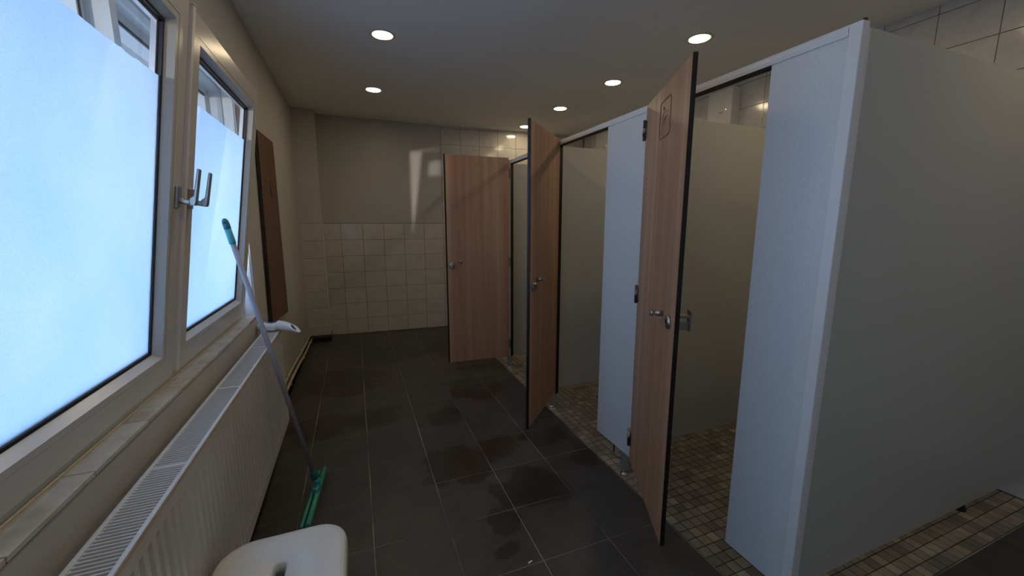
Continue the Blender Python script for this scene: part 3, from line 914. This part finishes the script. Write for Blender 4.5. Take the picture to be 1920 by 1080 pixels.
def lip(off):
    a = H0 + hp_ * off; b = H1 + hp_ * off
    vs = []
    for p in (a, b):
        for q, z in ((-.0035, .0), (.0035, .0), (.0045, .036), (-.0045, .036)):
            vs.append(bm.verts.new((p.x + hp_.x * q, p.y + hp_.y * q, z)))
    for i in range(4): bm.faces.new([vs[i], vs[(i + 1) % 4], vs[4 + (i + 1) % 4], vs[4 + i]])
    bm.faces.new(vs[:4]); bm.faces.new(vs[4:][::-1])
lip(.012); lip(-.016)
obj('rubber_lip', bm, M['green_rubber'], sq)

# ------------------------------------------------------------------ stool
st = thing('shower_stool', 'white plastic stool with slotted seat beside the radiator', 'stool', (-.2545, 1.128, 0))
SXc, SYc, SZ = -.2545, 1.128, .45
def rr(cx, cy, hw, hh, r, n=10):
    out = []
    for qx, qy, a0 in ((1, 1, 0), (-1, 1, 90), (-1, -1, 180), (1, -1, 270)):
        for k in range(n + 1):
            a = math.radians(a0 + 90 * k / n)
            out.append((cx + qx * (hw - r) + r * math.cos(a), cy + qy * (hh - r) + r * math.sin(a)))
    return out
bm = new()
loops = []
for hw, hh, r, z in ((.178, .187, .092, SZ - .052), (.177, .186, .092, SZ - .020), (.174, .183, .090, SZ - .007), (.167, .176, .084, SZ - .0015), (.150, .160, .07, SZ + .0005), (.10, .12, .05, SZ - .001), (.0155 + .006, .058 + .006, .021, SZ - .002), (.0155, .058, .0153, SZ - .006), (.0150, .0575, .0148, SZ - .05)):
    loops.append([bm.verts.new((x, y, z)) for x, y in rr(SXc, SYc, hw, hh, r)])
inner = [[bm.verts.new((x, y, z)) for x, y in rr(SXc, SYc, hw, hh, r)] for hw, hh, r, z in ((.0150, .0575, .0148, SZ - .05), (.02, .063, .019, SZ - .05), (.02, .063, .019, SZ - .010), (.170, .179, .08, SZ - .012), (.174, .183, .082, SZ - .052))]
n = len(loops[0])
seq = loops + inner[1:]
for A, Bv in zip(seq, seq[1:]):
    for k in range(n):
        f = bm.faces.new([A[k], A[(k + 1) % n], Bv[(k + 1) % n], Bv[k]]); f.smooth = True
for k in range(n):
    bm.faces.new([seq[-1][k], seq[-1][(k + 1) % n], seq[0][(k + 1) % n], seq[0][k]])
for v in inner[0]: bm.verts.remove(v)
obj('seat', bm, M['plastic_white'], st)
for sx in (-1, 1):
    for sy in (-1, 1):
        bm = new(); rings = []
        for t in range(6):
            q = t / 5; z = SZ - .012 - (SZ - .012 - .012) * q
            cx_ = SXc + sx * (.116 + .026 * q); cy_ = SYc + sy * (.126 + .026 * q); hw = .030 - .010 * q
            rings.append([bm.verts.new((x, y, z)) for x, y in rr(cx_, cy_, hw, hw, hw * .5, 4)])
        for A, Bv in zip(rings, rings[1:]):
            for k in range(len(A)):
                f = bm.faces.new([A[k], A[(k + 1) % len(A)], Bv[(k + 1) % len(A)], Bv[k]]); f.smooth = True
        bm.faces.new(rings[0]); bm.faces.new(rings[-1][::-1])
        lg = obj('leg', bm, M['plastic_white'], st)
        bm = new(); lathe(bm, (SXc + sx * .142, SYc + sy * .152, 0), (0, 0, 1), [(0, 0), (0, .020), (.003, .021), (.014, .021), (.014, 0)], 16)
        obj('rubber_foot', bm, M['plastic_white'], lg)

# ------------------------------------------------------------------ bottle and tube on the radiator
bt = thing('plastic_bottle', 'flat white plastic bottle with blue label lying across the radiator end', 'bottle', (-.51, 2.70, RZ1))
A = Vector((-.571, 2.715, RZ1 + .0265)); Bq = Vector((-.462, 2.665, RZ1 + .0265)); dv = (Bq - A)
Lb = dv.length; dn = dv.normalized(); sd = Vector((-dn.y, dn.x, 0))
bm = new(); rings = []
for t, a, b in ((0, .008, .008), (.002, .020, .016), (.012, .028, .0205), (.03, .033, .022), (.05, .036, .0225), (.09, .0365, .0225), (.114, .035, .0220), (.124, .031, .0195), (.1268, .022, .014)):
    c = A + dn * t * Lb / .1268
    rg = []
    for k in range(24):
        an = 2 * math.pi * k / 24; cs, sn = math.cos(an), math.sin(an)
        ex = lambda v: math.copysign(abs(v) ** .62, v)
        rg.append(bm.verts.new(c + sd * a * ex(cs) + Vector((0, 0, 1)) * b * ex(sn)))
    rings.append(rg)
for R0, R1 in zip(rings, rings[1:]):
    for k in range(24):
        f = bm.faces.new([R0[k], R0[(k + 1) % 24], R1[(k + 1) % 24], R1[k]]); f.smooth = True
bm.faces.new(rings[0]); bm.faces.new(rings[-1][::-1])
obj('body', bm, M['bottle_white'], bt)
bm = new()
c = A + dn * .074 + sd * .008 + Vector((0, 0, .0222))
vs = [bm.verts.new(c + dn * a + sd * b + Vector((0, 0, h))) for h in (-.001, .0006) for a, b in ((-.022, -.012), (.020, -.014), (.024, .012), (-.016, .014))]
for q in ((0, 1, 2, 3), (7, 6, 5, 4), (0, 4, 5, 1), (1, 5, 6, 2), (2, 6, 7, 3), (3, 7, 4, 0)): bm.faces.new([vs[i] for i in q])
obj('label', bm, M['blue'], bt)
tb = thing('plastic_tube', 'white plastic tube with slanted oval mouth jutting past the radiator corner', 'tube', (-.42, 2.66, RZ1))
A2 = Vector((-.462, 2.675, RZ1 + .036)); E2 = Vector((-.348, 2.620, RZ1 + .014)); d2 = (E2 - A2).normalized(); L2 = (E2 - A2).length
u2, w2, _ = frame_of(d2)
if w2.z < 0: w2 = -w2
s2 = d2.cross(w2).normalized()
def slant_ring(t, r, slope, rz=None):
    return [A2 + d2 * (t - slope * math.sin(2 * math.pi * k / 24)) + s2 * r * math.cos(2 * math.pi * k / 24) + w2 * (rz or r) * math.sin(2 * math.pi * k / 24) for k in range(24)]
bm = new(); rings = []
for t, r, s_ in ((0, .018, 0), (.001, .025, 0), (.006, .0290, 0), (.05, .0285, .004), (.105, .024, .024), (.122, .0215, .030)):
    rings.append([bm.verts.new(p) for p in slant_ring(t * L2 / .135, r, s_)])
for t, r, s_ in ((.120, .0150, .030), (.095, .0130, .024)):
    rings.append([bm.verts.new(p) for p in slant_ring(t * L2 / .135, r, s_)])
for R0, R1 in zip(rings, rings[1:]):
    for k in range(24):
        f = bm.faces.new([R0[k], R0[(k + 1) % 24], R1[(k + 1) % 24], R1[k]]); f.smooth = True
bm.faces.new(rings[0])
obj('shell', bm, M['bottle_white'], tb)
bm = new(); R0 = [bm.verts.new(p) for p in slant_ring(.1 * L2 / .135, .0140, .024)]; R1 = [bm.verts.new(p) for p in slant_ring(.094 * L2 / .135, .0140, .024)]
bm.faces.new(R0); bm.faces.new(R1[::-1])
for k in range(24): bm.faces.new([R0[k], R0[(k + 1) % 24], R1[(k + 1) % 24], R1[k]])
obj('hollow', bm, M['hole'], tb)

# scrap of paper
bm = new(); prism(bm, [(.600, 1.340), (.622, 1.347), (.620, 1.353), (.603, 1.348)], 2, .0002, .0016)
tag(obj('paper_scrap', bm, M['paper']), 'tiny white scrap lying on the dark floor tiles', 'scrap')

# ------------------------------------------------------------------ outside, seen through the clear strips of glass
bm = new(); box(bm, -60, -0.9, -60, 60, -3.2, -3.0)
structure(obj('ground', bm, M['ground']), 'ground outside the windows', 'ground')
nb = thing('neighbouring_building', 'pale building with white-framed windows seen through the clear glass strips', 'building', (-7.2, 11, -3))
FX = -7.0
bm = new(); box(bm, -12.0, FX, 8, 44, -3, 6.6)
obj('wall', bm, M['facade'], nb)
for (a, b, z0, z1) in ((11, 12.5, 3.4, 5.4), (15, 16.5, 3.4, 5.4), (18.2, 20.4, 3.4, 5.4), (24, 26.5, 3.4, 5.4), (30, 32.5, 3.4, 5.4), (36, 38.5, 3.4, 5.4)):
    bm = new()
    for i0, d0 in ((0, 0),):
        y0, y1 = a, b
        for (p, q, r_, s_) in ((y0, y0 + .1, z0, z1), (y1 - .1, y1, z0, z1), (y0, y1, z0, z0 + .1), (y0, y1, z1 - .1, z1), ((y0 + y1) / 2 - .04, (y0 + y1) / 2 + .04, z0, z1)):
            box(bm, FX - .02, FX + .07, p, q, r_, s_)
    wn = obj('window', bm, M['facade_frame'], nb)
    bm = new(); box(bm, FX - .01, FX + .015, a + .1, b - .1, z0 + .1, z1 - .1)
    obj('pane', bm, plain('grey_pane', (0.30, 0.33, 0.34), 0.2, var=.05), wn)  # even grey pane colour
    bm = new(); box(bm, FX, FX + .03, a + .1, b - .1, 4.76, 4.84)
    obj('glazing_rail', bm, M['rubber'], wn)
for y in (17.1, 22.0):
    bm = new(); box(bm, FX, FX + .3, y, y + .5, -3, 6.5)
    obj('post', bm, M['facade_frame'], nb)
bm = new(); box(bm, FX, FX + .1, 17.7, 17.8, -3, 6.5)
obj('downpipe', bm, M['rubber'], nb)
bm = new(); box(bm, FX, FX + .4, 28.2, 28.9, 4.6, 5.2); box(bm, FX, FX + .1, 28.5, 28.6, 3.0, 4.6)
obj('meter_box', bm, M['leg_alu'], nb)
